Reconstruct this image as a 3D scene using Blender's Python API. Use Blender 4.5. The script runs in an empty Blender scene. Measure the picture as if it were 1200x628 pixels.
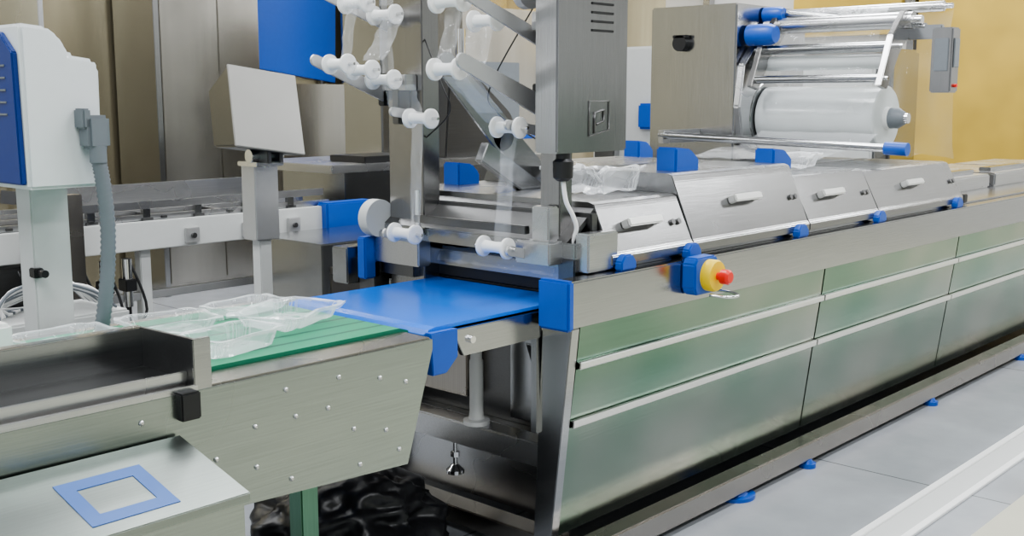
import bpy, bmesh, math, random
from mathutils import Vector, Matrix, noise
random.seed(7)
# ------------------------------------------------------------------ materials
def nmat(name):
    m=bpy.data.materials.new(name);m.use_nodes=True
    return m,m.node_tree,m.node_tree.nodes['Principled BSDF']
def plain(name,col,rough=0.5,metal=0.0,bump=0.0,var=0.05,scale=25.0,**kw):
    m,nt,b=nmat(name)
    tc=nt.nodes.new('ShaderNodeTexCoord');n=nt.nodes.new('ShaderNodeTexNoise');n.inputs['Scale'].default_value=scale
    nt.links.new(tc.outputs['Object'],n.inputs['Vector'])
    mx=nt.nodes.new('ShaderNodeMixRGB');mx.inputs[1].default_value=(*[c*(1-var) for c in col],1);mx.inputs[2].default_value=(*[min(1,c*(1+var)) for c in col],1)
    nt.links.new(n.outputs[0],mx.inputs[0]);nt.links.new(mx.outputs[0],b.inputs['Base Color'])
    b.inputs['Roughness'].default_value=rough;b.inputs['Metallic'].default_value=metal
    if bump:
        bp=nt.nodes.new('ShaderNodeBump');bp.inputs['Strength'].default_value=bump;nt.links.new(n.outputs[0],bp.inputs['Height']);nt.links.new(bp.outputs[0],b.inputs['Normal'])
    for k,v in kw.items(): b.inputs[k.replace('_',' ')].default_value=v
    return m
def steel(name,col=(0.42,0.425,0.43),rough=0.19,stretch=(1,60,60),var=0.16,bump=0.02,col2=None,nscale=4.0):
    m,nt,b=nmat(name)
    tc=nt.nodes.new('ShaderNodeTexCoord');mp=nt.nodes.new('ShaderNodeMapping');mp.inputs['Scale'].default_value=stretch
    n=nt.nodes.new('ShaderNodeTexNoise');n.inputs['Scale'].default_value=nscale;n.inputs['Detail'].default_value=4
    n2=nt.nodes.new('ShaderNodeTexNoise');n2.inputs['Scale'].default_value=2.2;n2.inputs['Detail'].default_value=2
    nt.links.new(tc.outputs['Object'],mp.inputs[0]);nt.links.new(mp.outputs[0],n.inputs['Vector']);nt.links.new(tc.outputs['Object'],n2.inputs['Vector'])
    mx=nt.nodes.new('ShaderNodeMixRGB');mx.inputs[1].default_value=(*[c*(1-var) for c in col],1);mx.inputs[2].default_value=(*[c*(1+var) for c in col],1)
    nt.links.new(n.outputs[0],mx.inputs[0])
    out=mx.outputs[0]
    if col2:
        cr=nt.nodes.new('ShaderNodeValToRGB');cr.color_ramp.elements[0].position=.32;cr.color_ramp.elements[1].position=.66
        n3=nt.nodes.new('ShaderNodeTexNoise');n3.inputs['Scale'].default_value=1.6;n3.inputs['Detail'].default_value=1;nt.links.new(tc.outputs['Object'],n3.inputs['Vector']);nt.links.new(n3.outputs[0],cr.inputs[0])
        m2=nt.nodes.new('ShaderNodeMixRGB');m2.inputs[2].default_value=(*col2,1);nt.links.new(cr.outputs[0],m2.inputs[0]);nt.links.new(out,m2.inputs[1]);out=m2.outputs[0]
    nt.links.new(out,b.inputs['Base Color'])
    mr=nt.nodes.new('ShaderNodeMapRange');mr.inputs[3].default_value=rough*0.7;mr.inputs[4].default_value=rough*1.3
    nt.links.new(n2.outputs[0],mr.inputs[0]);nt.links.new(mr.outputs[0],b.inputs['Roughness'])
    bp=nt.nodes.new('ShaderNodeBump');bp.inputs['Strength'].default_value=bump;bp.inputs['Distance'].default_value=0.01
    nt.links.new(n.outputs[0],bp.inputs['Height']);nt.links.new(bp.outputs[0],b.inputs['Normal'])
    b.inputs['Metallic'].default_value=1.0
    return m
def clear(name,tr=0.72,col=(0.95,0.97,1),rough=0.08,bs=0.5,k=0.75):
    m=bpy.data.materials.new(name);m.use_nodes=True;nt=m.node_tree;b=nt.nodes['Principled BSDF'];o=nt.nodes['Material Output']
    b.inputs['Base Color'].default_value=(*col,1);b.inputs['Roughness'].default_value=rough
    t=nt.nodes.new('ShaderNodeBsdfTransparent');mx=nt.nodes.new('ShaderNodeMixShader')
    tc=nt.nodes.new('ShaderNodeTexCoord');n=nt.nodes.new('ShaderNodeTexNoise');n.inputs['Scale'].default_value=9
    nt.links.new(tc.outputs['Object'],n.inputs['Vector'])
    bp=nt.nodes.new('ShaderNodeBump');bp.inputs['Strength'].default_value=bs;bp.inputs['Distance'].default_value=0.02;nt.links.new(n.outputs[0],bp.inputs['Height']);nt.links.new(bp.outputs[0],b.inputs['Normal'])
    f=nt.nodes.new('ShaderNodeLayerWeight');f.inputs[0].default_value=0.45
    mr=nt.nodes.new('ShaderNodeMapRange');mr.inputs[3].default_value=1-tr;mr.inputs[4].default_value=min(1,1.25-tr*k)
    nt.links.new(f.outputs['Facing'],mr.inputs[0]);nt.links.new(mr.outputs[0],mx.inputs[0])
    nt.links.new(t.outputs[0],mx.inputs[1]);nt.links.new(b.outputs[0],mx.inputs[2]);nt.links.new(mx.outputs[0],o.inputs[0])
    return m
ST=steel('brushed_steel')
STC=steel('cover_steel',(0.32,0.32,0.32),0.26)
STV=steel('brushed_steel_vertical',(0.455,0.455,0.455),stretch=(60,60,1))
STP=steel('satin_panel_steel',(0.13,0.24,0.175),0.20,(1,40,40),0.12,col2=(0.33,0.355,0.31))  # green tint with warm grey patches puts reflected surroundings into the base colour
STD=steel('dark_steel',(0.18,0.18,0.18),0.33)
STL=steel('light_steel',(0.58,0.58,0.585),0.28)
STB=steel('bright_strip_steel',(0.80,0.80,0.78),0.35,var=.05)
STW=steel('warm_steel',(0.40,0.375,0.345),0.26,(60,60,1))
CHR=steel('polished_steel',(0.74,0.74,0.74),0.14,var=0.02,bump=0.0)
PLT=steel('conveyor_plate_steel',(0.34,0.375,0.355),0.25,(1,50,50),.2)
LID=steel('console_lid_steel',(0.30,0.33,0.31),0.34,(1,50,50),.1)
BLUE=plain('blue_plastic',(0.012,0.09,0.44),0.35)
DBLUE=plain('dark_blue_panel',(0.006,0.035,0.20),0.35)
LBLUE=plain('light_blue_film',(0.06,0.14,0.38),0.45)
BBELT=plain('blue_belt',(0.015,0.17,0.72),0.18,scale=60)
WHITE=plain('white_plastic',(0.84,0.84,0.83),0.35,var=0.02)
HANDLE=plain('pale_handle_metal',(0.72,0.72,0.70),0.3,metal=.5,var=0.02)
HW=plain('housing_white',(0.70,0.72,0.73),0.4,var=0.02)
BEIGE=plain('grey_white_paint',(0.55,0.56,0.55),0.45,var=0.03)
BLACK=plain('black_plastic',(0.015,0.015,0.016),0.4)
GREY=plain('grey_plastic',(0.17,0.19,0.21),0.45)
RED=plain('red_plastic',(0.75,0.03,0.02),0.3)
YEL=plain('yellow_plastic',(0.85,0.60,0.02),0.4)
GRNLEG=steel('green_tinted_steel',(0.14,0.26,0.19),0.35,(60,60,1))
BAG=plain('black_bag',(0.012,0.012,0.014),0.34,bump=.15,scale=30)
CLEAR=clear('clear_plastic',0.84,rough=.04,k=.68)
FILM=clear('clear_film',0.91,bs=0.8,k=.95)
ROLLM=plain('film_roll_white',(0.62,0.65,0.65),0.16,var=0.07,scale=5)
SCREEN=plain('grey_screen',(0.20,0.22,0.24),0.2)
def beltmat():
    m,nt,b=nmat('green_belt')
    tc=nt.nodes.new('ShaderNodeTexCoord');w=nt.nodes.new('ShaderNodeTexWave');w.bands_direction='Y';w.inputs['Scale'].default_value=3.6;w.inputs['Distortion'].default_value=0.0
    nt.links.new(tc.outputs['Object'],w.inputs['Vector'])
    cr=nt.nodes.new('ShaderNodeValToRGB');cr.color_ramp.elements[0].position=0.0;cr.color_ramp.elements[0].color=(0.01,0.07,0.045,1);cr.color_ramp.elements[1].position=0.12;cr.color_ramp.elements[1].color=(0.015,0.27,0.14,1)
    nt.links.new(w.outputs[0],cr.inputs[0]);nt.links.new(cr.outputs[0],b.inputs['Base Color']);b.inputs['Roughness'].default_value=0.4
    return m
GBELT=beltmat()
# ------------------------------------------------------------------ builders
WL={}
def auto_basis(d):
    d=d.normalized();u=Vector((0,0,1)) if abs(d.z)<0.9 else Vector((1,0,0))
    x=d.cross(u).normalized();y=d.cross(x).normalized();return x,y
class B:
    def __init__(s): s.bm=bmesh.new();s.mats=[]
    def mi(s,m):
        if m not in s.mats:s.mats.append(m)
        return s.mats.index(m)
    def _merge(s,t,mat):
        i=s.mi(mat)
        for f in t.faces:f.material_index=i
        me=bpy.data.meshes.new('tmp');t.to_mesh(me);t.free();s.bm.from_mesh(me);bpy.data.meshes.remove(me);return s
    def box(s,x0,x1,y0,y1,z0,z1,mat,bev=0.003,rot=None,piv=None):
        t=bmesh.new();bmesh.ops.create_cube(t,size=1)
        for v in t.verts:v.co=Vector(((x0+x1)/2+v.co.x*(x1-x0),(y0+y1)/2+v.co.y*(y1-y0),(z0+z1)/2+v.co.z*(z1-z0)))
        if bev:
            bmesh.ops.bevel(t,geom=t.edges[:],offset=min(bev,0.45*min(x1-x0,y1-y0,z1-z0)),segments=2,affect='EDGES')
        if rot:
            c=Vector(piv) if piv else Vector(((x0+x1)/2,(y0+y1)/2,(z0+z1)/2))
            M=Matrix.Translation(c)@Matrix.Rotation(rot[1],4,rot[0])@Matrix.Translation(-c);bmesh.ops.transform(t,matrix=M,verts=t.verts)
        return s._merge(t,mat)
    def prism(s,pts,axis,lo,hi,mat,bev=0.0):
        t=bmesh.new()
        def mk(a,b,c):
            return {'x':(c,a,b),'y':(a,c,b),'z':(a,b,c)}[axis]
        v0=[t.verts.new(mk(a,b,lo)) for a,b in pts];v1=[t.verts.new(mk(a,b,hi)) for a,b in pts];n=len(pts)
        t.faces.new(v0);t.faces.new(v1)
        for i in range(n):t.faces.new((v0[i],v0[(i+1)%n],v1[(i+1)%n],v1[i]))
        bmesh.ops.recalc_face_normals(t,faces=t.faces)
        if bev:bmesh.ops.bevel(t,geom=t.edges[:],offset=bev,segments=2,affect='EDGES')
        return s._merge(t,mat)
    def lathe(s,p1,p2,prof,mat,seg=24):
        p1=Vector(p1);p2=Vector(p2);d=p2-p1;x,y=auto_basis(d);t=bmesh.new();rings=[]
        for (q,r) in prof:
            c=p1+d*q
            rings.append([t.verts.new(c+(x*math.cos(2*math.pi*k/seg)+y*math.sin(2*math.pi*k/seg))*max(r,1e-5)) for k in range(seg)])
        for a,b in zip(rings,rings[1:]):
            for k in range(seg):
                f=t.faces.new((a[k],a[(k+1)%seg],b[(k+1)%seg],b[k]));f.smooth=True
        t.faces.new(rings[0]);t.faces.new(rings[-1])
        bmesh.ops.recalc_face_normals(t,faces=t.faces)
        for e in t.edges:
            if len(e.link_faces)==2 and e.calc_face_angle(0)>0.7:e.smooth=False
        return s._merge(t,mat)
    def cyl(s,p1,p2,r,mat,seg=20,r2=None):
        return s.lathe(p1,p2,[(0,r),(1,r if r2 is None else r2)],mat,seg)
    def tube(s,pts,r,mat,seg=10,sub=6,ripple=None):
        P=[Vector(p) for p in pts]
        if sub>1 and len(P)>2:
            Q=[]
            for i in range(len(P)-1):
                a=P[max(i-1,0)];b=P[i];c=P[i+1];d=P[min(i+2,len(P)-1)]
                for k in range(sub):
                    t=k/sub;Q.append(0.5*((2*b)+(c-a)*t+(2*a-5*b+4*c-d)*t*t+(3*b-a-3*c+d)*t**3))
            Q.append(P[-1]);P=Q
        t=bmesh.new();rings=[];x=None
        for i,p in enumerate(P):
            d=(P[min(i+1,len(P)-1)]-P[max(i-1,0)]).normalized()
            if x is None:x,_=auto_basis(d)
            x=(x-d*x.dot(d)).normalized();y=d.cross(x)
            rr=r*(1.0+(ripple if (ripple and i%2) else 0.0))
            rings.append([t.verts.new(p+(x*math.cos(2*math.pi*k/seg)+y*math.sin(2*math.pi*k/seg))*rr) for k in range(seg)])
        for a,b in zip(rings,rings[1:]):
            for k in range(seg):
                f=t.faces.new((a[k],a[(k+1)%seg],b[(k+1)%seg],b[k]));f.smooth=True
        t.faces.new(rings[0]);t.faces.new(rings[-1]);bmesh.ops.recalc_face_normals(t,faces=t.faces)
        return s._merge(t,mat)
    def sheet(s,rows,mat,smooth=True):
        t=bmesh.new();R=[[t.verts.new(p) for p in r] for r in rows]
        for a,b in zip(R,R[1:]):
            for k in range(len(a)-1):
                f=t.faces.new((a[k],a[k+1],b[k+1],b[k]));f.smooth=smooth
        return s._merge(t,mat)
    def done(s,name,parent=None,label=None,cat=None,group=None,kind=None,xf=None):
        me=bpy.data.meshes.new(name)
        if xf is not None:bmesh.ops.transform(s.bm,matrix=xf,verts=s.bm.verts)
        c=Vector((0,0,0))
        if s.bm.verts:
            xs=[v.co for v in s.bm.verts];lo=Vector([min(v[i] for v in xs) for i in range(3)]);hi=Vector([max(v[i] for v in xs) for i in range(3)])
            c=(lo+hi)/2
            if parent is None:c.z=lo.z
        bmesh.ops.translate(s.bm,verts=s.bm.verts,vec=-c);s.bm.to_mesh(me);s.bm.free()
        for m in s.mats:me.materials.append(m)
        ob=bpy.data.objects.new(name,me);bpy.context.collection.objects.link(ob);WL[ob.name]=c
        if parent:
            ob.parent=parent;ob.location=c-WL[parent.name]
        else:ob.location=c
        if label:ob['label']=label
        if cat:ob['category']=cat
        if group:ob['group']=group
        if kind:ob['kind']=kind
        return ob
def root(name,loc,label,cat,group=None):
    e=bpy.data.objects.new(name,None);bpy.context.collection.objects.link(e);e.location=loc;WL[e.name]=Vector(loc);e.empty_display_size=0.1
    e['label']=label;e['category']=cat
    if group:e['group']=group
    return e
def rotA(piv,ang,axis='Y'):
    c=Vector(piv);return Matrix.Translation(c)@Matrix.Rotation(ang,4,axis)@Matrix.Translation(-c)
# ------------------------------------------------------------------ setting
def floormat():
    m,nt,b=nmat('floor_tiles')
    tc=nt.nodes.new('ShaderNodeTexCoord');mp=nt.nodes.new('ShaderNodeMapping');mp.inputs['Location'].default_value=(0.4,1.6,0);br=nt.nodes.new('ShaderNodeTexBrick')
    br.offset=0.0;br.inputs['Scale'].default_value=1.0;br.inputs['Brick Width'].default_value=2.4;br.inputs['Row Height'].default_value=2.4
    br.inputs['Mortar Size'].default_value=0.005;br.inputs['Color1'].default_value=(0.33,0.345,0.37,1);br.inputs['Color2'].default_value=(0.36,0.375,0.40,1);br.inputs['Mortar'].default_value=(0.13,0.14,0.15,1)
    n=nt.nodes.new('ShaderNodeTexNoise');n.inputs['Scale'].default_value=3;n.inputs['Detail'].default_value=6
    mx=nt.nodes.new('ShaderNodeMixRGB');mx.blend_type='OVERLAY';mx.inputs[0].default_value=0.3
    nt.links.new(tc.outputs['Object'],mp.inputs[0]);nt.links.new(mp.outputs[0],br.inputs['Vector']);nt.links.new(tc.outputs['Object'],n.inputs['Vector'])
    nt.links.new(br.outputs['Color'],mx.inputs[1]);nt.links.new(n.outputs[0],mx.inputs[2]);nt.links.new(mx.outputs[0],b.inputs['Base Color'])
    b.inputs['Roughness'].default_value=0.25
    return m
def panelwall():
    m,nt,b=nmat('steel_clad_wall')
    tc=nt.nodes.new('ShaderNodeTexCoord');mp=nt.nodes.new('ShaderNodeMapping');mp.inputs['Scale'].default_value=(1,1,.12)
    n=nt.nodes.new('ShaderNodeTexNoise');n.inputs['Scale'].default_value=1.6;n.inputs['Detail'].default_value=3
    nt.links.new(tc.outputs['Object'],mp.inputs[0]);nt.links.new(mp.outputs[0],n.inputs['Vector'])
    cr=nt.nodes.new('ShaderNodeValToRGB');e=cr.color_ramp.elements;e[0].position=.34;e[0].color=(0.36,0.31,0.21,1);e[1].position=.66;e[1].color=(0.84,0.77,0.56,1)
    nt.links.new(n.outputs[0],cr.inputs[0]);nt.links.new(cr.outputs[0],b.inputs['Base Color'])
    b.inputs['Metallic'].default_value=.85;b.inputs['Roughness'].default_value=.26
    return m
H=4.8
B().box(-4,14,-5,9.1,-0.1,0,floormat(),0).done('floor',kind='structure')
B().box(-4,14,-5,9.1,H,H+.1,plain('ceiling_grey',(0.24,0.245,0.25),0.8),0).done('ceiling',kind='structure')
B().box(-4,14,9.0,9.1,0,H,panelwall(),0).done('wall_back',kind='structure')
B().box(13.0,13.1,-5,9.0,0,H,plain('white_wall',(0.60,0.59,0.57),0.6,scale=1.2,var=.15),0).done('wall_right',kind='structure')
def reflwall():
    m,nt,b=nmat('reflection_wall')
    tc=nt.nodes.new('ShaderNodeTexCoord');mp=nt.nodes.new('ShaderNodeMapping');mp.inputs['Scale'].default_value=(1.6,1,.4)
    n=nt.nodes.new('ShaderNodeTexNoise');n.inputs['Scale'].default_value=.55;n.inputs['Detail'].default_value=2.0
    nt.links.new(tc.outputs['Object'],mp.inputs[0]);nt.links.new(mp.outputs[0],n.inputs['Vector'])
    cr=nt.nodes.new('ShaderNodeValToRGB');e=cr.color_ramp.elements;e[0].position=.40;e[0].color=(0.02,0.04,0.03,1);e[1].position=.60;e[1].color=(0.70,0.75,0.70,1)
    x=cr.color_ramp.elements.new(.5);x.color=(0.12,0.24,0.17,1)
    nt.links.new(n.outputs[0],cr.inputs[0])
    sx=nt.nodes.new('ShaderNodeSeparateXYZ');nt.links.new(tc.outputs['Object'],sx.inputs[0])
    mr=nt.nodes.new('ShaderNodeMapRange');mr.inputs[1].default_value=1.5;mr.inputs[2].default_value=1.7;nt.links.new(sx.outputs['Z'],mr.inputs[0])
    mx=nt.nodes.new('ShaderNodeMixRGB');mx.inputs[2].default_value=(.48,.49,.49,1);nt.links.new(mr.outputs[0],mx.inputs[0]);nt.links.new(cr.outputs[0],mx.inputs[1])
    nt.links.new(mx.outputs[0],b.inputs['Base Color']);b.inputs['Roughness'].default_value=.5
    return m
B().box(-4,14,-5.1,-5,0,H,reflwall(),0).done('wall_front_reflector',kind='structure')  # unseen wall added so the steel reflects green, dark and pale bands
b=B();Y=plain('yellow_wall',(0.52,0.36,0.07),0.4,scale=1.6,var=0.38)
b.box(12.9,12.99,2.0,5.4,0,3.5,Y,0.005);b.done('trim_1',kind='structure')
b=B();b.box(12.85,12.98,5.42,5.5,0,3.5,STV);b.box(12.85,12.98,8.2,8.3,0,3.5,STV);b.done('trim_2',kind='structure')
B().box(12.9,12.99,5.6,7.0,2.4,3.5,Y,0.005).done('trim_3',kind='structure')
b=B();b.box(-2,13,1.72,1.75,0,0.014,WHITE,0.002);b.box(-2,13,1.58,1.61,0,0.014,WHITE,0.002);b.box(-2,13,1.61,1.72,0,0.004,BEIGE,0.0);b.done('trim_4',kind='structure')
B().box(-2,13,-3,1.42,0,0.006,plain('pale_floor',(0.50,0.49,0.40),0.5,scale=4),0.0).done('trim_5',kind='structure')
# ------------------------------------------------------------------ packaging machine
M=root('packaging_machine',(2.85,2.9,0),'long stainless steel thermoforming packaging machine with hinged covers','packaging machine')
b=B()
b.box(3.1,9.6,2.45,3.46,0.14,1.0,STD,0.005)
b.box(3.05,9.6,3.47,3.58,0.12,0.9,ST,0.005)
b.box(3.02,9.6,2.36,3.56,1.0,1.06,ST,0.006)
b.box(2.84,9.6,3.5,3.60,0.90,1.05,ST,0.006)
b.done('frame',M)
xs=[2.86,4.63,6.23,7.85,9.6]
prof=[(2.305,.885),(2.318,.765),(2.304,.757),(2.306,.742),(2.322,.735),(2.346,.552),(2.332,.546),(2.334,.531),(2.350,.524),(2.40,.12),(2.44,.12),(2.44,.885)]
for i in range(4):
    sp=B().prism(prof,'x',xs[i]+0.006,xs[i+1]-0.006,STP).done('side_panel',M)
    B().prism([(2.300,.764),(2.298,.760),(2.300,.742),(2.303,.738),(2.312,.738),(2.312,.764)],'x',xs[i]+0.006,xs[i+1]-0.006,STB).done('panel_strip',sp,label='bright steel edge strip')
    B().prism([(2.328,.553),(2.326,.549),(2.328,.530),(2.331,.526),(2.340,.526),(2.340,.553)],'x',xs[i]+0.006,xs[i+1]-0.006,STB).done('panel_strip',sp,label='bright steel edge strip')
b=B();b.prism([(2.30,.885),(2.395,.06),(2.47,.06),(2.43,.885)],'x',2.815,2.858,ST,0.003);b.done('end_strip',M)
b=B();b.box(2.79,9.6,2.285,2.36,.89,1.05,ST,0.006)
b.done('side_rail',M)
B().box(2.765,2.80,2.275,2.41,.885,1.055,BLUE,0.008).done('rail_end_cap',M,label='blue plastic end cap')
b=B();b.box(2.88,9.6,2.26,2.345,.03,.115,STW,0.006);b.done('lower_rail',M)
for x in (3.05,4.47,5.87,7.3,8.7):
    b=B();b.cyl((x,2.27,0),(x,2.27,0.02),0.038,BLUE);b.cyl((x,2.27,0.02),(x,2.27,0.035),0.028,BLUE,r2=0.02);b.done('foot',M,label='blue levelling foot')
b=B();b.lathe((3.92,2.32,0),(3.92,2.32,.03),[(0,.09),(.5,.09),(.55,.06),(1,.05)],BLUE,32);b.done('foot',M,label='wide blue foot pad')
def cover(x0,x1,zt,yt,hx,label=None):
    dz=zt-1.10;dy=yt-2.345
    p=[(2.375,1.06),(2.335,1.068),(2.335,1.10),(2.345,1.11),(yt-dy*.12,zt-dz*.12),(yt-.004,zt-.008),(yt+.02,zt),(3.56-dy-.03,zt),(3.56,1.10),(3.56,1.06)]
    b=B();b.prism(p,'x',x0,x1,STC,0.003)
    b.box(x0+0.03,x1-0.03,2.9,2.94,zt,zt+0.004,ST,0.001)
    c=b.done('cover',M,label=label)
    n=Vector((0,-abs(dz),abs(dy))).normalized();s=Vector((0,abs(dy),abs(dz))).normalized()
    f=0.52;pc=Vector((hx,2.345+dy*f,1.10+dz*f))
    h=B()
    def ob(cx,lx,ln,hn,off):
        t=bmesh.new();bmesh.ops.create_cube(t,size=1)
        for v in t.verts:v.co=Vector((v.co.x*lx,v.co.y*hn,v.co.z*ln))
        bmesh.ops.bevel(t,geom=t.edges[:],offset=.005,segments=2,affect='EDGES')
        for v in t.verts:
            q=v.co.copy();v.co=pc+Vector((cx+q.x,0,0))+n*(q.y+off)+s*q.z
        h._merge(t,HANDLE)
    ob(0,.21,.032,.014,.036);ob(-.09,.028,.030,.036,.018);ob(.09,.028,.030,.036,.018)
    h.done('handle',c,label='pale metal bar handle')
    for sx in (x1-0.05,x1-0.09):
        q=Vector((sx,2.345+dy*0.45,1.10+dz*0.45));B().cyl(q-n*.004,q+n*0.012,0.012,STD,12).done('latch_pin',c)
    return c
cover(3.08,3.595,1.285,2.425,3.30)
cover(3.60,4.525,1.36,2.45,4.04)
cover(4.53,5.245,1.305,2.44,4.80)
cover(5.25,6.34,1.295,2.44,5.72)
for x,y,z,w in ((3.82,2.57,1.36,.17),(4.60,2.57,1.33,.17),(4.72,3.42,1.34,.13),(3.40,3.40,1.285,.13),(3.75,3.42,1.36,.13)):
    b=B();b.prism([(x-w*.5,z-.01),(x+w*.5,z-.01),(x+w*.5,z+.045),(x+w*.15,z+.085),(x-w*.5,z+.095)],'y',y-0.05,y+0.05,BLUE,0.008);b.done('hinge_block',M,label='blue plastic hinge block')
for x in (3.14,3.56,4.42,5.22,6.22):
    b=B();b.prism([(x-.045,1.05),(x+.045,1.05),(x+.043,1.08),(x+.02,1.105),(x-.02,1.105),(x-.043,1.08)],'y',2.305,2.34,BLUE,0.005);b.done('cover_stop',M,label='small blue plastic stop')
b=B();b.box(6.36,6.42,2.34,3.54,1.06,1.11,BLACK,0.004);b.done('gap_shade',M,label='black strip drawn as the dark gap')  # black strip puts the shade of the gap after the covers into colour
for x in (6.75,7.75,8.7):
    b=B();b.box(x,x+.9,2.65,3.3,1.06,1.15,STL,0.01);b.box(x+.1,x+.8,2.72,2.8,1.15,1.18,ST,0.005);b.done('deck_lid',M)
b=B();b.box(2.93,3.04,2.38,3.46,1.10,1.155,ST,0.005)
b.prism([(2.93,1.155),(2.97,1.155),(3.08,1.25),(3.08,1.265)],'y',2.42,3.44,STD)
b.box(3.04,3.078,2.40,3.44,1.06,1.25,STD,0.004)
b.box(3.04,3.09,2.46,3.42,.955,1.09,BLACK,0.004)  # black block puts the shade inside the entry opening into colour
b.box(2.93,3.04,2.385,2.46,.95,1.10,STD,0.004);b.box(2.93,3.04,3.20,3.44,.95,1.10,STD,0.004)
b.box(2.895,2.92,2.58,3.16,1.175,1.205,STD,0.003)
b.done('entry_hood',M)
b=B();rows=[]
for i in range(5):
    rows.append([(3.0+.008*i+.01*noise.noise(Vector((i*.5,j*.6,1))),2.54+.6*j/20,1.02+.014*i+.012*noise.noise(Vector((i*.7,j*.9,4)))) for j in range(21)])
b.sheet(rows,FILM);b.done('entry_film',M,label='clear film above the entry slot')
b=B();b.box(2.84,2.93,2.44,3.52,.36,.45,STL,0.006);b.box(3.0,3.05,2.44,3.5,.10,.42,STL,0.003);b.box(2.86,2.96,2.42,3.52,.03,.10,STW,0.004)
b.box(2.90,2.98,3.40,3.50,.03,1.0,STD,0.004);b.box(3.05,3.08,2.44,3.4,.42,.95,STD,0.0)
b.done('entry_frame',M)
b=B();b.box(2.98,3.03,2.96,3.36,.50,.80,STW,.004);b.done('guard_box',M)
b=B();b.box(2.99,3.02,2.5,2.74,.46,.84,ST,.003);b.done('guard_plate',M)
b=B();b.box(2.80,2.84,2.44,2.47,.5,.93,ST,0.003);b.done('guard_strip',M)
b=B();b.prism([(2.84,.93),(3.0,.93),(3.0,.74),(2.96,.70),(2.88,.70),(2.84,.8)],'y',2.50,2.53,ST,.003);b.done('side_bracket',M)
b=B();b.cyl((2.885,2.93,.25),(2.885,2.93,.365),0.010,CHR);b.lathe((2.885,2.93,.225),(2.885,2.93,.26),[(0,.035),(.4,.035),(1,.014)],CHR);b.cyl((2.885,2.93,.29),(2.885,2.93,.31),0.018,CHR,6);b.done('levelling_foot',M)
E=B();E.prism([(3.455,.925),(3.58,.925),(3.60,.945),(3.60,1.045),(3.58,1.065),(3.455,1.065),(3.44,1.04),(3.44,.95)],'y',2.225,2.285,BLUE,0.006);E=E.done('emergency_stop',M,label='blue bracket with yellow and red emergency stop')
b=B();b.lathe((3.53,2.225,.995),(3.53,2.185,.995),[(0,.060),(.8,.060),(1,.055)],YEL,28);b.done('button_housing',E,label='yellow round button housing')
b=B();b.lathe((3.53,2.185,.995),(3.53,2.13,.995),[(0,.014),(.35,.014),(.36,.028),(.85,.028),(1,.02)],RED,24);b.done('stop_button',E,label='red mushroom button')
b=B();b.tube([(3.50,2.20,.925),(3.53,2.14,.92),(3.59,2.13,.92),(3.64,2.2,.92),(3.64,2.285,.92)],0.006,CHR,8,5);b.done('guard_bow',E,label='chrome wire guard')
# ------------------------------------------------------------------ film feed frame
FF=root('film_feed_frame',(2.98,2.9,1.06),'steel uprights with angled arms carrying white film guide spools','film guide frame')
STVD=steel('dark_vertical_steel',(0.36,0.355,0.35),0.22,(60,60,1))
B().box(2.96,3.05,3.17,3.37,.90,2.6,STVD,0.004).done('upright',FF)
B().box(2.95,3.02,2.47,2.56,1.06,2.6,STVD,0.004).done('upright',FF)
b=B();b.box(2.85,3.24,2.40,2.50,1.465,2.6,STV,0.006);cb=b.done('control_box',FF,label='tall brushed steel control box with vent slots')
for k in range(5):
    B().box(3.03,3.15,2.396,2.402,1.875+k*.03,1.883+k*.03,BLACK,0.001).done('vent_slot',cb)
b=B();LX=3.02;LZ=1.52
b.tube([(LX,2.397,LZ),(LX,2.397,LZ+.12),(LX+.11,2.397,LZ+.12),(LX+.11,2.397,LZ+.02),(LX,2.397,LZ+.0)],0.0022,STD,6,1)
b.tube([(LX+.03,2.397,LZ+.01),(LX+.03,2.397,LZ+.08),(LX+.08,2.397,LZ+.09),(LX+.08,2.397,LZ+.05),(LX+.04,2.397,LZ+.04)],0.004,STD,6,1)
b.done('logo_mark',cb)
b=B();b.lathe((2.92,2.43,1.37),(2.92,2.43,1.465),[(0,.02),(.12,.034),(.7,.036),(.8,.025),(1,.025)],BLACK);b.done('sensor',FF,label='short round black sensor')
b=B();b.tube([(2.92,2.43,1.37),(2.925,2.42,1.30),(2.95,2.41,1.25),(2.97,2.41,1.20),(2.96,2.43,1.14)],0.008,WHITE,8,6);b.done('sensor_cable',FF,label='pale sensor cable')
b=B();b.box(2.86,2.97,2.44,2.60,1.08,1.16,STL,0.006);b.box(2.88,2.94,2.46,2.54,1.16,1.28,STL,0.006);b.done('clamp',FF)
b=B();b.box(2.95,3.12,2.34,2.40,1.055,1.19,STL,0.006);b.done('rail_bracket',FF)
b=B();b.box(2.90,2.97,3.14,3.40,1.0,1.13,STL,0.006);b.cyl((2.91,3.15,1.12),(2.91,3.15,1.3),.012,CHR);b.done('clamp',FF)
b=B();b.cyl((2.91,3.37,1.175),(2.91,3.42,1.175),.075,BEIGE,32);b.done('hand_wheel',FF)
b=B();b.box(2.85,2.93,3.40,3.45,.93,1.10,BLUE,0.006);b.done('side_guard',FF,label='blue plastic guard')
b=B();b.box(2.95,3.05,2.57,2.60,1.64,1.70,BLACK,.004);b.done('arm_pivot',FF,label='black pivot bracket')
b=B();b.box(2.95,3.0,3.38,3.42,1.62,1.68,BLACK,.004);b.done('arm_pivot',FF,label='black pivot bracket')
b=B();b.box(2.90,2.96,3.20,3.34,1.68,1.74,STL,.004);b.box(2.90,2.96,3.24,3.28,1.55,1.70,STD,.004);b.done('spool_bracket',FF)
b=B();b.box(2.90,2.95,2.49,2.56,1.88,1.94,STL,.004);b.box(2.91,2.95,2.5,2.54,1.60,1.88,STD,.004);b.done('spool_bracket',FF)
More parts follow.
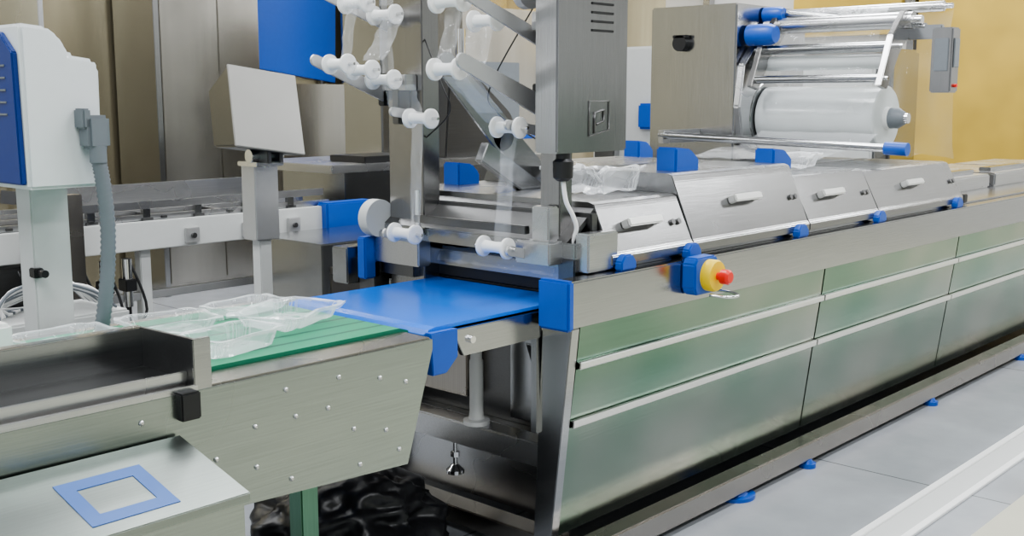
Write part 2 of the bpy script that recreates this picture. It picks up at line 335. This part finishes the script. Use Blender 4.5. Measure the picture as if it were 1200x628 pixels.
ARM=plain('bead_blasted_aluminium',(0.60,0.60,0.60),0.36,metal=.75,var=.04)
def arm(p,q,w,y,t=0.012,name='arm',mat=None,w2=None):
    p=Vector(p);q=Vector(q);d=(q-p).normalized();w2=w2 or w
    pts=[]
    for k in range(9):
        a=math.pi/2+math.pi*k/8;pts.append((p.x+(d.x*math.cos(a)-d.y*math.sin(a))*w/2,p.y+(d.y*math.cos(a)+d.x*math.sin(a))*w/2))
    for k in range(9):
        a=-math.pi/2+math.pi*k/8;pts.append((q.x+(d.x*math.cos(a)-d.y*math.sin(a))*w2/2,q.y+(d.y*math.cos(a)+d.x*math.sin(a))*w2/2))
    return B().prism(pts,'y',y-t/2,y+t/2,mat or ARM,.001).done(name,FF)
arm((2.62,1.79),(3.0,1.65),.042,3.39,w2=.06);arm((2.66,2.04),(3.0,1.93),.04,3.39,w2=.05)
arm((2.58,1.77),(3.0,1.61),.05,2.575,w2=.075);arm((2.55,2.0),(3.0,1.84),.035,2.575,w2=.055)
arm((2.80,1.60),(3.0,1.57),.035,3.16);arm((2.80,1.56),(3.0,1.53),.035,2.575)
arm((2.79,1.14),(2.95,1.10),.035,3.2);arm((2.79,1.13),(2.92,1.10),.035,2.56)
arm((3.1,1.78),(3.42,1.50),.10,3.18,mat=ST,w2=.14);arm((3.42,1.50),(3.62,1.34),.12,3.18,mat=ST)
def spool(x,y0,y1,z,s=1.0):
    b=B()
    b.lathe((x,y0,z),(x,y1,z),[(0,.030*s),(.02,.037*s),(.10,.037*s),(.13,.022*s),(.5,.019*s),(.87,.022*s),(.90,.037*s),(.98,.037*s),(1,.030*s)],WHITE,28)
    lo=min(y0,y1);hi=max(y0,y1)
    b.cyl((x,lo-.03,z),(x,hi+.03,z),.006,CHR,10);b.done('spool',FF,label='white plastic guide spool')
for a in ((2.66,3.36,3.24,1.775),(2.76,3.35,3.22,1.755),(2.85,3.34,3.20,1.72),(2.88,3.36,3.22,1.965),(2.74,3.36,3.22,2.0),(2.86,3.14,3.01,1.575),(2.80,3.17,3.04,1.145),
          (2.60,2.73,2.60,1.745),(2.62,2.74,2.60,1.965),(2.78,2.72,2.60,1.91),(2.84,2.67,2.55,1.55),(2.80,2.70,2.57,1.135)):
    spool(*a)
def strip(pts,y0,y1,n=8):
    b=B();P=[Vector((p[0],0,p[1])) for p in pts];rows=[];Q=[]
    for i in range(len(P)-1):
        for k in range(n):Q.append(P[i].lerp(P[i+1],k/n))
    Q.append(P[-1])
    for i,q in enumerate(Q):
        rows.append([(q.x+noise.noise(Vector((i*.5,j*.8,y0*9)))*.014,y0+(y1-y0)*j/6,q.z) for j in range(7)])
    b.sheet(rows,FILM);b.done('clear_film_strip',FF,label='thin transparent film strip')
strip([(2.76,2.45),(2.76,2.02)],3.33,3.25);strip([(2.72,2.0),(2.685,1.795)],3.32,3.26);strip([(2.855,1.955),(2.87,1.745)],3.30,3.23);strip([(2.84,1.70),(2.88,1.58)],3.26,3.08);strip([(2.84,1.56),(2.82,1.16)],3.10,3.04)
strip([(2.60,2.45),(2.60,1.98)],2.72,2.63);strip([(2.64,1.95),(2.585,1.76)],2.70,2.62);strip([(2.62,1.72),(2.83,1.565)],2.70,2.60);strip([(2.86,1.54),(2.82,1.15)],2.66,2.59)
strip([(2.86,1.95),(2.80,1.85),(2.76,1.79)],3.28,3.16);strip([(2.76,1.89),(2.70,1.70),(2.80,1.60)],2.72,2.60);strip([(2.9,2.4),(2.88,2.0)],3.32,3.24)
B().box(3.05,3.5,2.95,2.99,1.30,1.38,ST,0.004,('Y',0.5)).done('brace',FF)
B().box(3.04,3.10,2.55,3.2,2.33,2.39,ST,0.004).done('cross_beam',FF)
B().lathe((2.90,2.60,2.02),(2.90,2.56,2.02),[(0,.055),(.2,.07),(1,.07)],ARM,30).done('tension_wheel',FF)
b=B();b.tube([(2.99,3.2,1.9),(2.9,3.0,1.7),(2.92,2.98,1.6),(2.98,3.17,1.5)],0.003,BLACK,6,8);b.done('cable',FF,label='thin black cable')
b=B();b.tube([(2.97,2.58,2.0),(2.85,2.7,1.7),(2.9,2.72,1.6),(2.96,2.57,1.5)],0.003,BLACK,6,8);b.done('cable',FF,label='thin black cable')
# ------------------------------------------------------------------ blue belt conveyor
C2=root('belt_conveyor',(2.65,2.8,.45),'short conveyor with bright blue belt feeding the packaging machine','conveyor')
b=B();b.prism([(2.30,.925),(2.31,.94),(2.34,.946),(3.03,.946),(3.03,.936),(2.36,.934),(2.345,.90),(2.37,.86),(2.36,.845),(2.31,.87)],'y',2.46,3.17,BBELT);b.done('belt',C2,label='bright blue belt')
b=B();b.prism([(2.39,.93),(2.98,.93),(2.98,.84),(2.44,.84)],'y',2.435,2.455,ST,0.002);b.prism([(2.39,.93),(2.98,.93),(2.98,.84),(2.44,.84)],'y',3.175,3.195,ST,0.002)
b.box(2.45,2.98,2.455,3.175,.85,.92,STD,0.0);b.done('frame',C2)
b=B();b.prism([(2.29,.935),(2.41,.935),(2.41,.845),(2.36,.80),(2.30,.80)],'y',2.43,2.46,BLUE,0.003);b.done('nose_guard',C2,label='angular blue plastic end plate')
b=B();b.lathe((2.87,2.80,.45),(2.87,2.80,.85),[(0,.05),(.04,.05),(.05,.03),(.12,.026),(.6,.026),(.62,.022),(1,.022)],WHITE);b.done('support_leg',C2,label='white round support leg')
b=B();b.cyl((2.84,2.425,.87),(2.84,2.437,.87),.02,CHR);b.done('bolt',C2)
b=B();b.cyl((2.47,2.422,.89),(2.47,2.437,.89),.012,CHR);b.done('bolt',C2)
# ------------------------------------------------------------------ green conveyor
C1=root('infeed_conveyor',(1.5,2.85,0),'steel infeed conveyor with green belt and riveted side plate','conveyor')
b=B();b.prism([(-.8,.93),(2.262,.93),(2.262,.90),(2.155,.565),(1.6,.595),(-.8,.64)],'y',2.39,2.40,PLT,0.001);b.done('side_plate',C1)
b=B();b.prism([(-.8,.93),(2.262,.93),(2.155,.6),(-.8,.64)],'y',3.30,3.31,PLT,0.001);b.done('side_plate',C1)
b=B();b.box(-.8,2.26,2.40,2.52,.925,.935,STW,0.002);b.box(-.8,2.26,3.22,3.30,.925,.935,STL,0.002);b.box(-.8,2.2,2.42,3.28,.72,.92,STD,0.0);b.done('bed',C1)
b=B();b.prism([(-.8,.946),(2.25,.946),(2.285,.935),(2.285,.91),(2.25,.90),(-.8,.925)],'y',2.525,3.21,GBELT);b.done('belt',C1,label='green belt with lengthwise grooves')
b=B();b.box(-.8,1.462,2.64,2.655,.948,1.055,ST,0.002);b.box(-.8,1.462,2.655,2.685,1.045,1.055,STL,0.002)
b.prism([(2.40,.93),(2.655,.948),(2.655,1.055),(2.40,1.06)],'x',1.45,1.462,STD,0.001);b.box(1.45,1.50,2.393,2.403,.925,1.06,ST,0.002)
b.box(-.8,1.45,2.43,2.64,.948,.953,STD,0);b.box(-.8,1.45,2.425,2.437,.935,.975,STL,0.002);b.box(-.8,1.46,2.392,2.405,.915,.945,STL,0.002);b.done('guide_tray',C1)
b=B();b.box(1.395,1.45,2.365,2.40,.865,.935,BLACK,0.004);b.done('clamp_block',C1,label='black clamp block')
for x,z in ((1.62,.80),(1.75,.80),(1.62,.69),(1.73,.63),(1.86,.80),(1.95,.72),(2.05,.85),(2.07,.69),(2.15,.82),(1.30,.88),(1.2,.80),(1.72,.88),(1.9,.88),(2.12,.62),(1.97,.61),(1.5,.74)):
    B().lathe((x,2.392,z),(x,2.384,z),[(0,.007),(.6,.007),(1,.004)],STL,12).done('screw',C1)
for x,y in ((1.82,2.46),(1.82,3.22),(.2,2.46),(.2,3.22)):
    B().box(x-.03,x+.03,y-.03,y+.03,0,.72,GRNLEG,.004).done('leg',C1,label='green tinted square steel leg')
# ------------------------------------------------------------------ control box
K=root('control_console',(1.0,2.24,0),'low stainless console with blue square frame on its sloping lid','control box')
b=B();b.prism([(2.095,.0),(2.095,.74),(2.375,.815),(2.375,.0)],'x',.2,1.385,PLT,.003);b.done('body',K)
def sl(x,y,h=0):return (x,y,.757+(y-2.105)*.255+h)
b=B();b.prism([(2.085,.735),(2.085,.757),(2.38,.832),(2.38,.810)],'x',.18,1.395,LID,.002);b.done('lid',K)
b=B()
def fr(x0,x1,y0,y1,w,mat,h):
    def q(a,bb,c,d,mt,hh2):
        t=bmesh.new();vs=[t.verts.new(sl(*p,hh)) for hh in (.001,hh2) for p in ((a,c),(bb,c),(bb,d),(a,d))]
        for idx in ((0,1,2,3),(4,5,6,7),(0,1,5,4),(1,2,6,5),(2,3,7,6),(3,0,4,7)):t.faces.new([vs[i] for i in idx])
        bmesh.ops.recalc_face_normals(t,faces=t.faces);b._merge(t,mt)
    q(x0,x1,y0,y0+w,mat,h);q(x0,x1,y1-w,y1,mat,h);q(x0,x0+w,y0+w,y1-w,mat,h);q(x1-w,x1,y0+w,y1-w,mat,h)
    q(x0+w,x1-w,y0+w,y1-w,PADM,.004)
PADM=plain('grey_pad',(0.30,0.34,0.33),0.35)
fr(1.035,1.24,2.125,2.30,.036,LBLUE,.007);b.done('square_frame',K,label='flat blue square frame with grey centre')
b=B();b.tube([(1.40,2.3,.62),(1.44,2.3,.6),(1.45,2.3,.5),(1.42,2.3,.3),(1.4,2.3,.05)],.007,GREY,8,5);b.done('cable',K,label='grey cable')
# ------------------------------------------------------------------ labelling head
L=root('labelling_unit',(1.58,3.43,0),'white and blue labelling head on a square steel post','labelling machine')
B().box(1.51,1.63,3.38,3.48,0,1.38,BEIGE,.004).done('post',L)
b=B();b.prism([(1.43,1.385),(1.66,1.385),(1.665,1.74),(1.65,1.765),(1.575,1.775),(1.565,1.80),(1.545,1.83),(1.51,1.855),(1.43,1.862)],'y',3.20,3.70,HW,.010);hd=b.done('housing',L,label='white rounded housing')
b=B();b.prism([(3.212,1.40),(3.68,1.40),(3.68,1.84),(3.3,1.84),(3.222,1.78)],'x',1.412,1.432,DBLUE,.004);p_=b.done('side_panel',L,label='dark blue side panel')
for k in range(5):
    B().box(1.409,1.413,3.27,3.60,1.60+k*.035,1.606+k*.035,GREY,0.001).done('vent_slot',p_)
b=B();b.box(1.585,1.655,3.13,3.20,1.50,1.60,GREY,.01);b.box(1.575,1.60,3.14,3.20,1.56,1.62,GREY,.005);b.cyl((1.62,3.15,1.46),(1.62,3.15,1.51),.025,GREY);b.done('connector',L,label='grey cable connector')
b=B();b.tube([(1.62,3.15,1.47),(1.630,3.15,1.40),(1.638,3.15,1.28),(1.632,3.15,1.16),(1.618,3.15,1.05),(1.61,3.17,.948)],.020,GREY,12,14,.18);b.done('corrugated_hose',L,label='grey corrugated conduit hose')
b=B();b.box(1.50,1.53,3.36,3.40,1.10,1.13,BLACK,.003);b.cyl((1.52,3.38,1.115),(1.52,3.33,1.115),.012,BLACK);b.done('clamp_knob',L)
B().box(1.17,1.28,3.02,3.16,.947,1.04,WHITE,.01).done('small_white_box',label='small white plastic box on the green belt',cat='box')
# ------------------------------------------------------------------ monitor stand
S=root('monitor_stand',(2.78,4.0,0),'tilted stainless steel display housing on a steel post','monitor')
B().box(2.75,2.81,3.97,4.03,0,1.05,BEIGE,.004).done('post',S)
B().box(2.72,2.84,3.95,4.05,1.05,1.37,ARM,.004).done('bracket',S)
XF=rotA((2.78,4.0,1.42),-.22,'Z')@rotA((2.78,4.0,1.42),.15)
DF=plain('display_front',(0.30,0.295,0.28),.5,metal=.6,var=.05,scale=8)
b=B();b.prism([(3.86,1.43),(4.11,1.42),(4.25,1.66),(4.05,1.77)],'x',2.62,2.92,STD,.008);dh=b.done('display_housing',S,xf=XF)
b=B();b.prism([(3.850,1.435),(3.859,1.43),(4.050,1.768),(4.041,1.773)],'x',2.615,2.925,DF,.003);b.done('display_face',dh,xf=XF)
b=B();b.cyl((2.70,3.96,1.41),(2.86,3.96,1.41),.028,CHR);b.cyl((2.78,3.97,1.36),(2.78,3.97,1.45),.025,CHR);b.box(2.71,2.85,3.92,4.06,1.365,1.385,CHR,.003);b.box(2.74,2.76,3.88,3.98,1.38,1.44,STD,.003);b.box(2.80,2.82,3.88,3.98,1.38,1.44,STD,.003);b.done('tilt_joint',S,label='steel clamp bracket')
# ------------------------------------------------------------------ rear conveyor
RC=root('rear_conveyor',(2.5,5.5,0),'long pale metal conveyor with steel guide rails','conveyor')
B().box(-1.5,4.15,5.15,5.19,.885,1.03,BEIGE,.004).done('side_plate',RC)
B().box(-1.5,4.15,6.0,6.04,.885,1.03,BEIGE,.004).done('side_plate',RC)
b=B();b.box(-1.5,4.15,5.19,6.0,.98,1.02,STD,.002);b.done('bed',RC)
for k in range(3):
    B().box(-1.5,4.1,5.24+k*.26,5.44+k*.26,1.02,1.035,ST,.003).done('track',RC)
for k in range(4):
    B().box(-1.5,4.1,5.205+k*.255,5.225+k*.255,1.03,1.06,STL,.002).done('guide_rail',RC)
for k in range(9):
    B().box(.6+k*.4,.63+k*.4,5.19,6.0,1.036,1.05,STD,.002).done('cross_bar',RC)
b=B();b.box(2.6,4.1,5.96,5.975,1.05,1.16,STL,.002);b.done('back_plate',RC)
for x in (2.6,2.9,3.2,3.5,3.8):
    b=B();b.box(x,x+.04,5.20,5.23,1.03,1.12,ST,.002);b.box(x-.01,x+.05,5.19,5.26,1.03,1.045,STD,.002);b.done('rail_bracket',RC)
B().box(2.5,4.05,5.195,5.205,1.09,1.13,STL,.002).done('hand_rail',RC)
for x in (1.9,2.25,3.1,3.45,3.75):
    b=B();b.box(x,x+.08,5.13,5.15,.90,.98,ARM,.003);b.cyl((x+.04,5.13,.94),(x+.04,5.115,.94),.014,STD,12);b.done('side_bracket',RC)
for x,y in ((1.6,5.2),(2.9,5.2),(3.9,5.2),(2.9,5.95),(1.6,5.95)):B().box(x-.03,x+.03,y,y+.06,0,.9,BEIGE,.004).done('leg',RC)
B().box(1.6,3.9,5.21,5.25,.28,.33,STW,.003).done('stretcher',RC)
B().box(1.6,3.9,5.21,5.25,.62,.66,ARM,.003).done('stretcher',RC)
B().box(1.9,2.35,5.3,5.7,.55,.85,STD,.01).done('drive_motor',RC,label='dark drive motor box')
b=B();b.box(4.0,4.35,5.10,5.20,.82,1.05,BLUE,.01);b.done('end_bracket',RC,label='blue plastic end bracket')
b=B();b.box(2.25,2.27,5.04,5.11,.3,1.22,STW,.003);b.done('upright_guard',RC)
b=B();b.box(2.10,2.45,5.0,5.02,1.16,1.22,STW,.003,('Y',.15));b.box(2.43,2.50,5.04,5.11,.2,1.20,STW,.003);b.done('upright_guard',RC)
for x in (2.35,2.5,2.62,2.74):
    b=B();b.cyl((x,5.1,.62),(x,5.1,.86),.025,CHR);b.cyl((x,5.1,.5),(x,5.1,.62),.014,BLACK);b.box(x-.03,x+.03,5.06,5.14,.70,.76,BLACK,.004);b.done('pneumatic_valve',RC,label='small steel and black pneumatic valve')
for i,x in enumerate((2.2,2.4,2.5,2.62,2.75)):
    b=B();b.tube([(x,5.1,.86),(x+.06,5.05,.6),(x-.05,5.06,.45),(x+.1,5.1,.25),(x+.05,5.12,.03)],.007,(BLUE if i==1 else BLACK),6,6);b.done('air_tube',RC)
CB=B();CB.box(1.80,2.45,4.55,4.95,.0,.72,BEIGE,.01);CB.done('equipment_case',label='pale grey metal case under the rear conveyor',cat='metal case')
b=B()
for k in range(16):
    yy=4.58+.02*k;r=random.random();b.tube([(1.85+.02*k,yy,.732),(1.93+.05*r,yy+.03,.83-.01*k+.05*r),(2.1,yy,.88-.008*k),(2.28,yy-.03,.81+.04*r),(2.40,yy,.732)],.007,(WHITE if k%3 else GREY),6,6)
b.done('cable_bundle',label='tangled white and grey cables on a metal case',cat='cables')
b=B();b.box(3.45,4.2,4.45,5.02,.0,.92,ST,.006);b.box(3.5,4.15,4.444,4.452,.1,.8,STW,.003);b.done('steel_cabinet',label='low stainless cabinet beside the rear conveyor',cat='cabinet')
# ------------------------------------------------------------------ rear machine
RM=root('rear_machine',(5.0,5.6,0),'stainless work table machine with steel hood behind the line','machine')
b=B();b.box(4.2,6.3,5.3,6.2,1.20,1.25,STL,.005);b.done('table_top',RM)
b=B();b.box(4.42,6.2,5.45,6.1,.0,1.2,ST,.005);b.done('base',RM)
b=B();b.box(4.5,4.95,5.35,5.70,1.25,1.29,BLACK,.005);b.done('black_tray',RM,label='black flat tray')
b=B();b.box(4.95,5.45,5.7,6.1,1.25,2.6,STV,.01);b.done('hood',RM)
b=B();b.prism([(5.25,1.25),(6.1,1.25),(5.9,1.55),(5.5,1.85),(5.3,1.85)],'y',5.4,5.65,STD,.01);b.done('side_hood',RM)
CAB=steel('cabinet_steel',(0.52,0.50,0.46),0.22,(2.5,2.5,.12),.42,nscale=1.5)
P=root('processing_machine',(6.9,6.8,0),'dark steel processing machine with window and blue trim','machine')
B().box(6.5,7.5,6.5,7.2,0,2.4,CAB,.02).done('housing',P)
B().box(6.6,7.2,6.485,6.50,1.45,1.95,SCREEN,.005).done('window',P,label='dark glass window')
B().box(6.49,7.4,6.48,6.50,1.30,1.36,BLUE,.004).done('trim_band',P,label='blue band')
B().cyl((6.45,6.45,1.2),(6.45,6.45,2.2),.04,CHR).done('pipe',P)
B().cyl((6.30,6.45,1.6),(6.50,6.45,1.6),.09,STD).done('flange',P)
for (x0,x1,y0,lb) in ((4.86,5.42,8.35,'tall stainless steel cabinet against the back wall'),(5.44,5.88,8.40,'tall brownish steel cabinet against the back wall')):
    c=B().box(x0,x1,y0,8.95,0,3.5,CAB,.006).done('tall_steel_cabinet',label=lb,cat='cabinet')
    B().box(x0+.02,x1-.02,y0-.012,y0,.1,3.45,CAB,.004).done('door',c)
b=B();b.box(4.80,4.85,8.3,8.95,0,3.5,STV,.004);b.done('wall_post',label='narrow steel post by the back wall',cat='post')
b=B();b.box(3.86,3.90,8.3,8.95,0,3.5,STL,.004);b.done('wall_post',label='narrow steel post by the back wall',cat='post')
b=B();b.prism([(6.2,1.93),(7.15,1.80),(7.2,3.3),(6.25,3.3)],'y',8.93,8.99,BLUE,.005);b.cyl((6.4,8.96,0),(6.4,8.96,2.0),.02,STD);b.cyl((7.0,8.96,0),(7.0,8.96,2.0),.02,STD);b.done('blue_board',label='plain blue board standing on slim steel posts',cat='board')
b=B();b.box(6.0,7.15,8.45,8.9,0,1.78,CAB,.006);b.done('low_cabinet',label='steel cabinet below the blue board',cat='cabinet')
b=B();b.box(7.2,8.9,8.2,8.9,0,3.5,CAB,.006);b.done('tall_steel_cabinet',label='wide warm toned steel cabinet against the wall',cat='cabinet')
b=B();b.box(9.0,9.9,6.2,7.1,0,2.15,BEIGE,.02);b.box(8.94,9.0,6.3,6.5,1.35,1.6,BLUE,.02);b.box(8.9,9.0,6.75,7.0,1.0,1.9,ST,.01);b.done('packing_unit',label='pale machine cabinet with blue front panel',cat='machine')
b=B();b.box(9.9,10.5,4.35,5.7,0,2.1,STV,.03);b.box(9.85,9.9,4.5,5.5,.9,1.95,BEIGE,.02);b.done('packing_unit',label='grey machine cabinet with pale front',cat='machine')
# ------------------------------------------------------------------ film unwinder
W=root('film_unwinder',(6.4,3.9,0),'tall steel cabinet unit carrying film rollers and arms','film unwinder')
b=B();b.box(5.98,6.85,3.62,4.25,0,2.22,STV,.01);b.done('cabinet',W)
b=B();b.cyl((5.98,4.0,1.99),(5.93,4.0,1.99),.05,BLACK);b.box(5.93,5.97,3.95,4.05,2.02,2.04,BLACK,.003);b.done('rotary_switch',W,label='black rotary switch')
b=B();b.prism([(6.00,1.40),(6.12,1.34),(6.36,1.34),(6.50,1.45),(6.50,1.75),(6.34,1.96),(6.12,1.97),(6.0,1.85),(5.96,1.6)],'y',3.57,3.62,STL,.01);b.done('bearing_plate',W)
b=B();b.lathe((6.3,3.60,1.535),(6.3,3.565,1.535),[(0,.23),(.7,.23),(1,.215)],ST,40);b.done('hub_disc',W,label='round steel hub disc')
b=B();b.lathe((6.1,3.60,2.03),(6.1,3.42,2.03),[(0,.065),(.8,.065),(1,.05)],BLUE);b.done('roller_hub',W,label='blue plastic roller hub')
b=B();b.lathe((6.3,3.61,2.16),(6.3,3.48,2.16),[(0,.05),(.8,.05),(1,.04)],BLUE);b.done('roller_hub',W,label='blue plastic roller hub')
for x,z,r,y0,y1,m in ((6.3,2.09,.048,2.66,3.6,STL),(6.15,1.94,.030,2.70,3.6,ST),(6.2,1.86,.045,2.78,3.58,ROLLM),(6.02,1.76,.024,2.72,3.5,ST),(6.45,2.17,.030,2.55,3.6,STL)):
    b=B();b.cyl((x,y0,z),(x,y1,z),r,m,24);b.cyl((x,y0-.05,z),(x,y1,z),r*.5,CHR);b.done('roller',W)
for yy in (2.69,3.50):
    b=B();b.prism([(5.97,1.72),(6.06,1.70),(6.20,1.90),(6.36,2.03),(6.35,2.15),(6.25,2.14),(6.10,2.0)],'y',yy,yy+.035,STVD,.004);b.done('link_arm',W)
b=B();b.cyl((6.3,2.66,1.535),(6.3,3.62,1.535),.03,CHR);b.lathe((6.3,2.68,1.535),(6.3,2.78,1.535),[(0,.035),(.4,.06),(1,.06)],GREY);b.done('unwind_shaft',W)
b=B();b.box(6.27,6.38,2.42,2.54,1.68,2.04,STVD,.008);op=b.done('operator_panel',W,label='small steel operator panel with screen')
B().box(6.264,6.272,2.44,2.52,1.8,1.98,SCREEN,.003).done('screen',op,label='grey screen')
B().box(6.29,6.36,2.412,2.42,1.82,1.98,SCREEN,.003).done('screen',op,label='grey screen')
B().cyl((6.33,2.42,1.72),(6.33,2.405,1.72),.010,RED).done('button',op,label='red push button')
b=B();b.box(6.31,6.35,2.5,2.70,1.98,2.06,ST,.006);b.done('panel_arm',W)
b=B();b.cyl((6.33,2.6,2.05),(6.33,3.6,2.18),.022,ST);b.done('panel_arm',W)
b=B();b.cyl((5.6,2.40,1.39),(5.6,3.9,1.43),.022,ST);b.cyl((5.6,2.36,1.389),(5.6,2.48,1.392),.034,BLUE);b.box(5.58,5.98,3.86,3.90,1.38,1.46,STL,.004);b.done('cross_shaft',W,label='long polished shaft with blue end')
b=B()
b.lathe((6.3,2.79,1.535),(6.3,3.56,1.535),[(0,.06),(.001,.178),(.01,.186),(.99,.186),(.999,.178),(1,.06)],ROLLM,48)
b.lathe((6.3,2.765,1.535),(6.3,2.80,1.535),[(0,.045),(.001,.065),(.99,.065),(1,.045)],WHITE,32)
b.done('film_roll',label='large roll of white translucent plastic film',cat='film roll')
def web(P,y0,y1,mat,amp,nm='film_web'):
    b=B();rows=[]
    Q=[]
    for i in range(len(P)-1):
        for k in range(5):
            t=k/5;Q.append((P[i][0]*(1-t)+P[i+1][0]*t,P[i][1]*(1-t)+P[i+1][1]*t))
    Q.append(P[-1])
    for i,(x,z) in enumerate(Q):rows.append([(x+amp*noise.noise(Vector((j*.45,i*.15,z))),y0+(y1-y0)*j/16,z+amp*.4*noise.noise(Vector((j*.6,i*.3,7)))) for j in range(17)])
    b.sheet(rows,mat);b.done(nm,W,label='clear wrinkled film web')
web([(6.11,1.56),(6.13,1.7),(6.18,1.84),(6.24,1.88),(6.27,2.0),(6.33,2.12),(6.42,2.19)],2.85,3.5,FILM,.02)
web([(6.1,1.45),(6.0,1.40),(5.8,1.37),(5.6,1.36),(5.4,1.33),(5.2,1.33)],2.75,3.5,FILM,.03)
web([(6.46,2.15),(6.52,1.9),(6.54,1.6),(6.6,1.30)],2.50,3.5,FILM,.14)
# ------------------------------------------------------------------ trays
def tray(x,y,z,lx,ly,h,rot,tilt=0.0,label='clear plastic food tray with ribbed sides',group=None,crum=0.0):
    t=bmesh.new();N=64
    def ring(sx,sy,zz,rib=0.0):
        out=[]
        for k in range(N):
            a=2*math.pi*k/N;c=math.cos(a);s_=math.sin(a);e=0.28
            px=math.copysign(abs(c)**e,c)*sx/2;py=math.copysign(abs(s_)**e,s_)*sy/2
            g=1-rib*(k%2);out.append(t.verts.new((px*g,py*g,zz)))
        return out
    spec=[(lx*.35,ly*.35,.006,0),(lx*.70,ly*.66,.0,0),(lx*.78,ly*.74,.003,.03),(lx*.84,ly*.80,h*.5,.04),(lx*.88,ly*.86,h*.9,.02),(lx*.90,ly*.88,h,0),(lx,ly,h,0),(lx*1.005,ly*1.005,h-.008,0)]
    prev=None
    for sx,sy,zz,rb in spec:
        r=ring(sx,sy,zz,rb)
        if prev:
            for k in range(N):f=t.faces.new((prev[k],prev[(k+1)%N],r[(k+1)%N],r[k]));f.smooth=False
        else:t.faces.new(r)
        prev=r
    if crum:
        for v in t.verts:
            n=noise.noise_vector(v.co*14);v.co+=Vector((n.x,n.y,abs(n.z)))*crum
    Mx=Matrix.Translation((x,y,z))@Matrix.Rotation(rot,4,'Z')@Matrix.Rotation(tilt,4,'X')
    bmesh.ops.transform(t,matrix=Mx,verts=t.verts)
    b=B();b._merge(t,CLEAR);return b.done('plastic_tray',label=label,cat='plastic tray',group=group)
g='clear plastic trays on the green belt'
tray(1.44,3.07,.948,.30,.20,.03,.05,group=g,crum=.008);tray(1.73,2.99,.948,.28,.22,.045,-.15,group=g,crum=.01);tray(2.03,2.80,.958,.35,.25,.045,.40,group=g,crum=.014)
tray(1.72,2.645,.948,.29,.19,.055,.22,group=g,crum=.01);tray(2.08,3.09,.95,.29,.18,.03,.1,group=g,crum=.01)
tray(3.38,2.66,1.29,.36,.28,.085,.1,label='crumpled clear plastic tray lying on the steel cover',group='clear trays on the machine',crum=.04);tray(5.0,2.7,1.31,.40,.26,.06,.3,label='clear plastic tray lying on the steel cover',group='clear trays on the machine',crum=.02)
# ------------------------------------------------------------------ garbage bag
t=bmesh.new();bmesh.ops.create_icosphere(t,subdivisions=5,radius=1.0)
rnd=random.Random(3)
cells=[Vector((rnd.gauss(0,1),rnd.gauss(0,1),rnd.gauss(0,1))).normalized() for _ in range(90)]
for v in t.verts:
    p=v.co.copy();ds=sorted((p-c).length for c in cells)[:2]
    fold=(ds[1]-ds[0])            # zero on creases between cells
    r=.92-.16*min(fold,.25)/.25+noise.noise(p*1.2)*.22+noise.noise(p*3.1+Vector((4,0,1)))*.08+rnd.uniform(-.008,.008)
    q=p*r;v.co=Vector((q.x*.40,q.y*.36,max(0,q.z*.22+.15)))
for f in t.faces:f.smooth=True
bmesh.ops.translate(t,verts=t.verts,vec=(2.44,3.00,0))
b=B();b._merge(t,BAG);bag=b.done('garbage_bag',label='crumpled black plastic garbage bag on the floor',cat='garbage bag')
# ------------------------------------------------------------------ lights
w=bpy.data.worlds.new('w');bpy.context.scene.world=w;w.use_nodes=True
bg=w.node_tree.nodes['Background'];bg.inputs[0].default_value=(0.90,0.95,1.0,1);bg.inputs[1].default_value=0.95
def area(loc,sx,sy,pw,rot=(0,0,0),col=(.96,.98,1)):
    l=bpy.data.lights.new('ceiling_light','AREA');l.shape='RECTANGLE';l.size=sx;l.size_y=sy;l.energy=pw;l.color=col
    o=bpy.data.objects.new('ceiling_light',l);o.location=loc;o.rotation_euler=rot;bpy.context.collection.objects.link(o)
    o['label']='bright rectangular hall ceiling lamp';o['category']='ceiling lamp'
for x in (0.0,4.0,8.0,11.5):
    for y in (-1.5,1.3,4.2,7.2):
        area((x,y,4.7),2.4,.6,100)
bpy.context.scene.view_settings.look='AgX - Medium High Contrast'
# ------------------------------------------------------------------ camera
cam=bpy.data.cameras.new('camera');cam.sensor_width=36;cam.lens=36*1300/1200
co=bpy.data.objects.new('camera',cam);bpy.context.collection.objects.link(co);co.location=(0,0,1.65)
a=math.radians(42.4);p=math.atan(199/1300)
co.rotation_euler=(math.pi/2-p,0,a-math.pi/2)
bpy.context.scene.camera=co
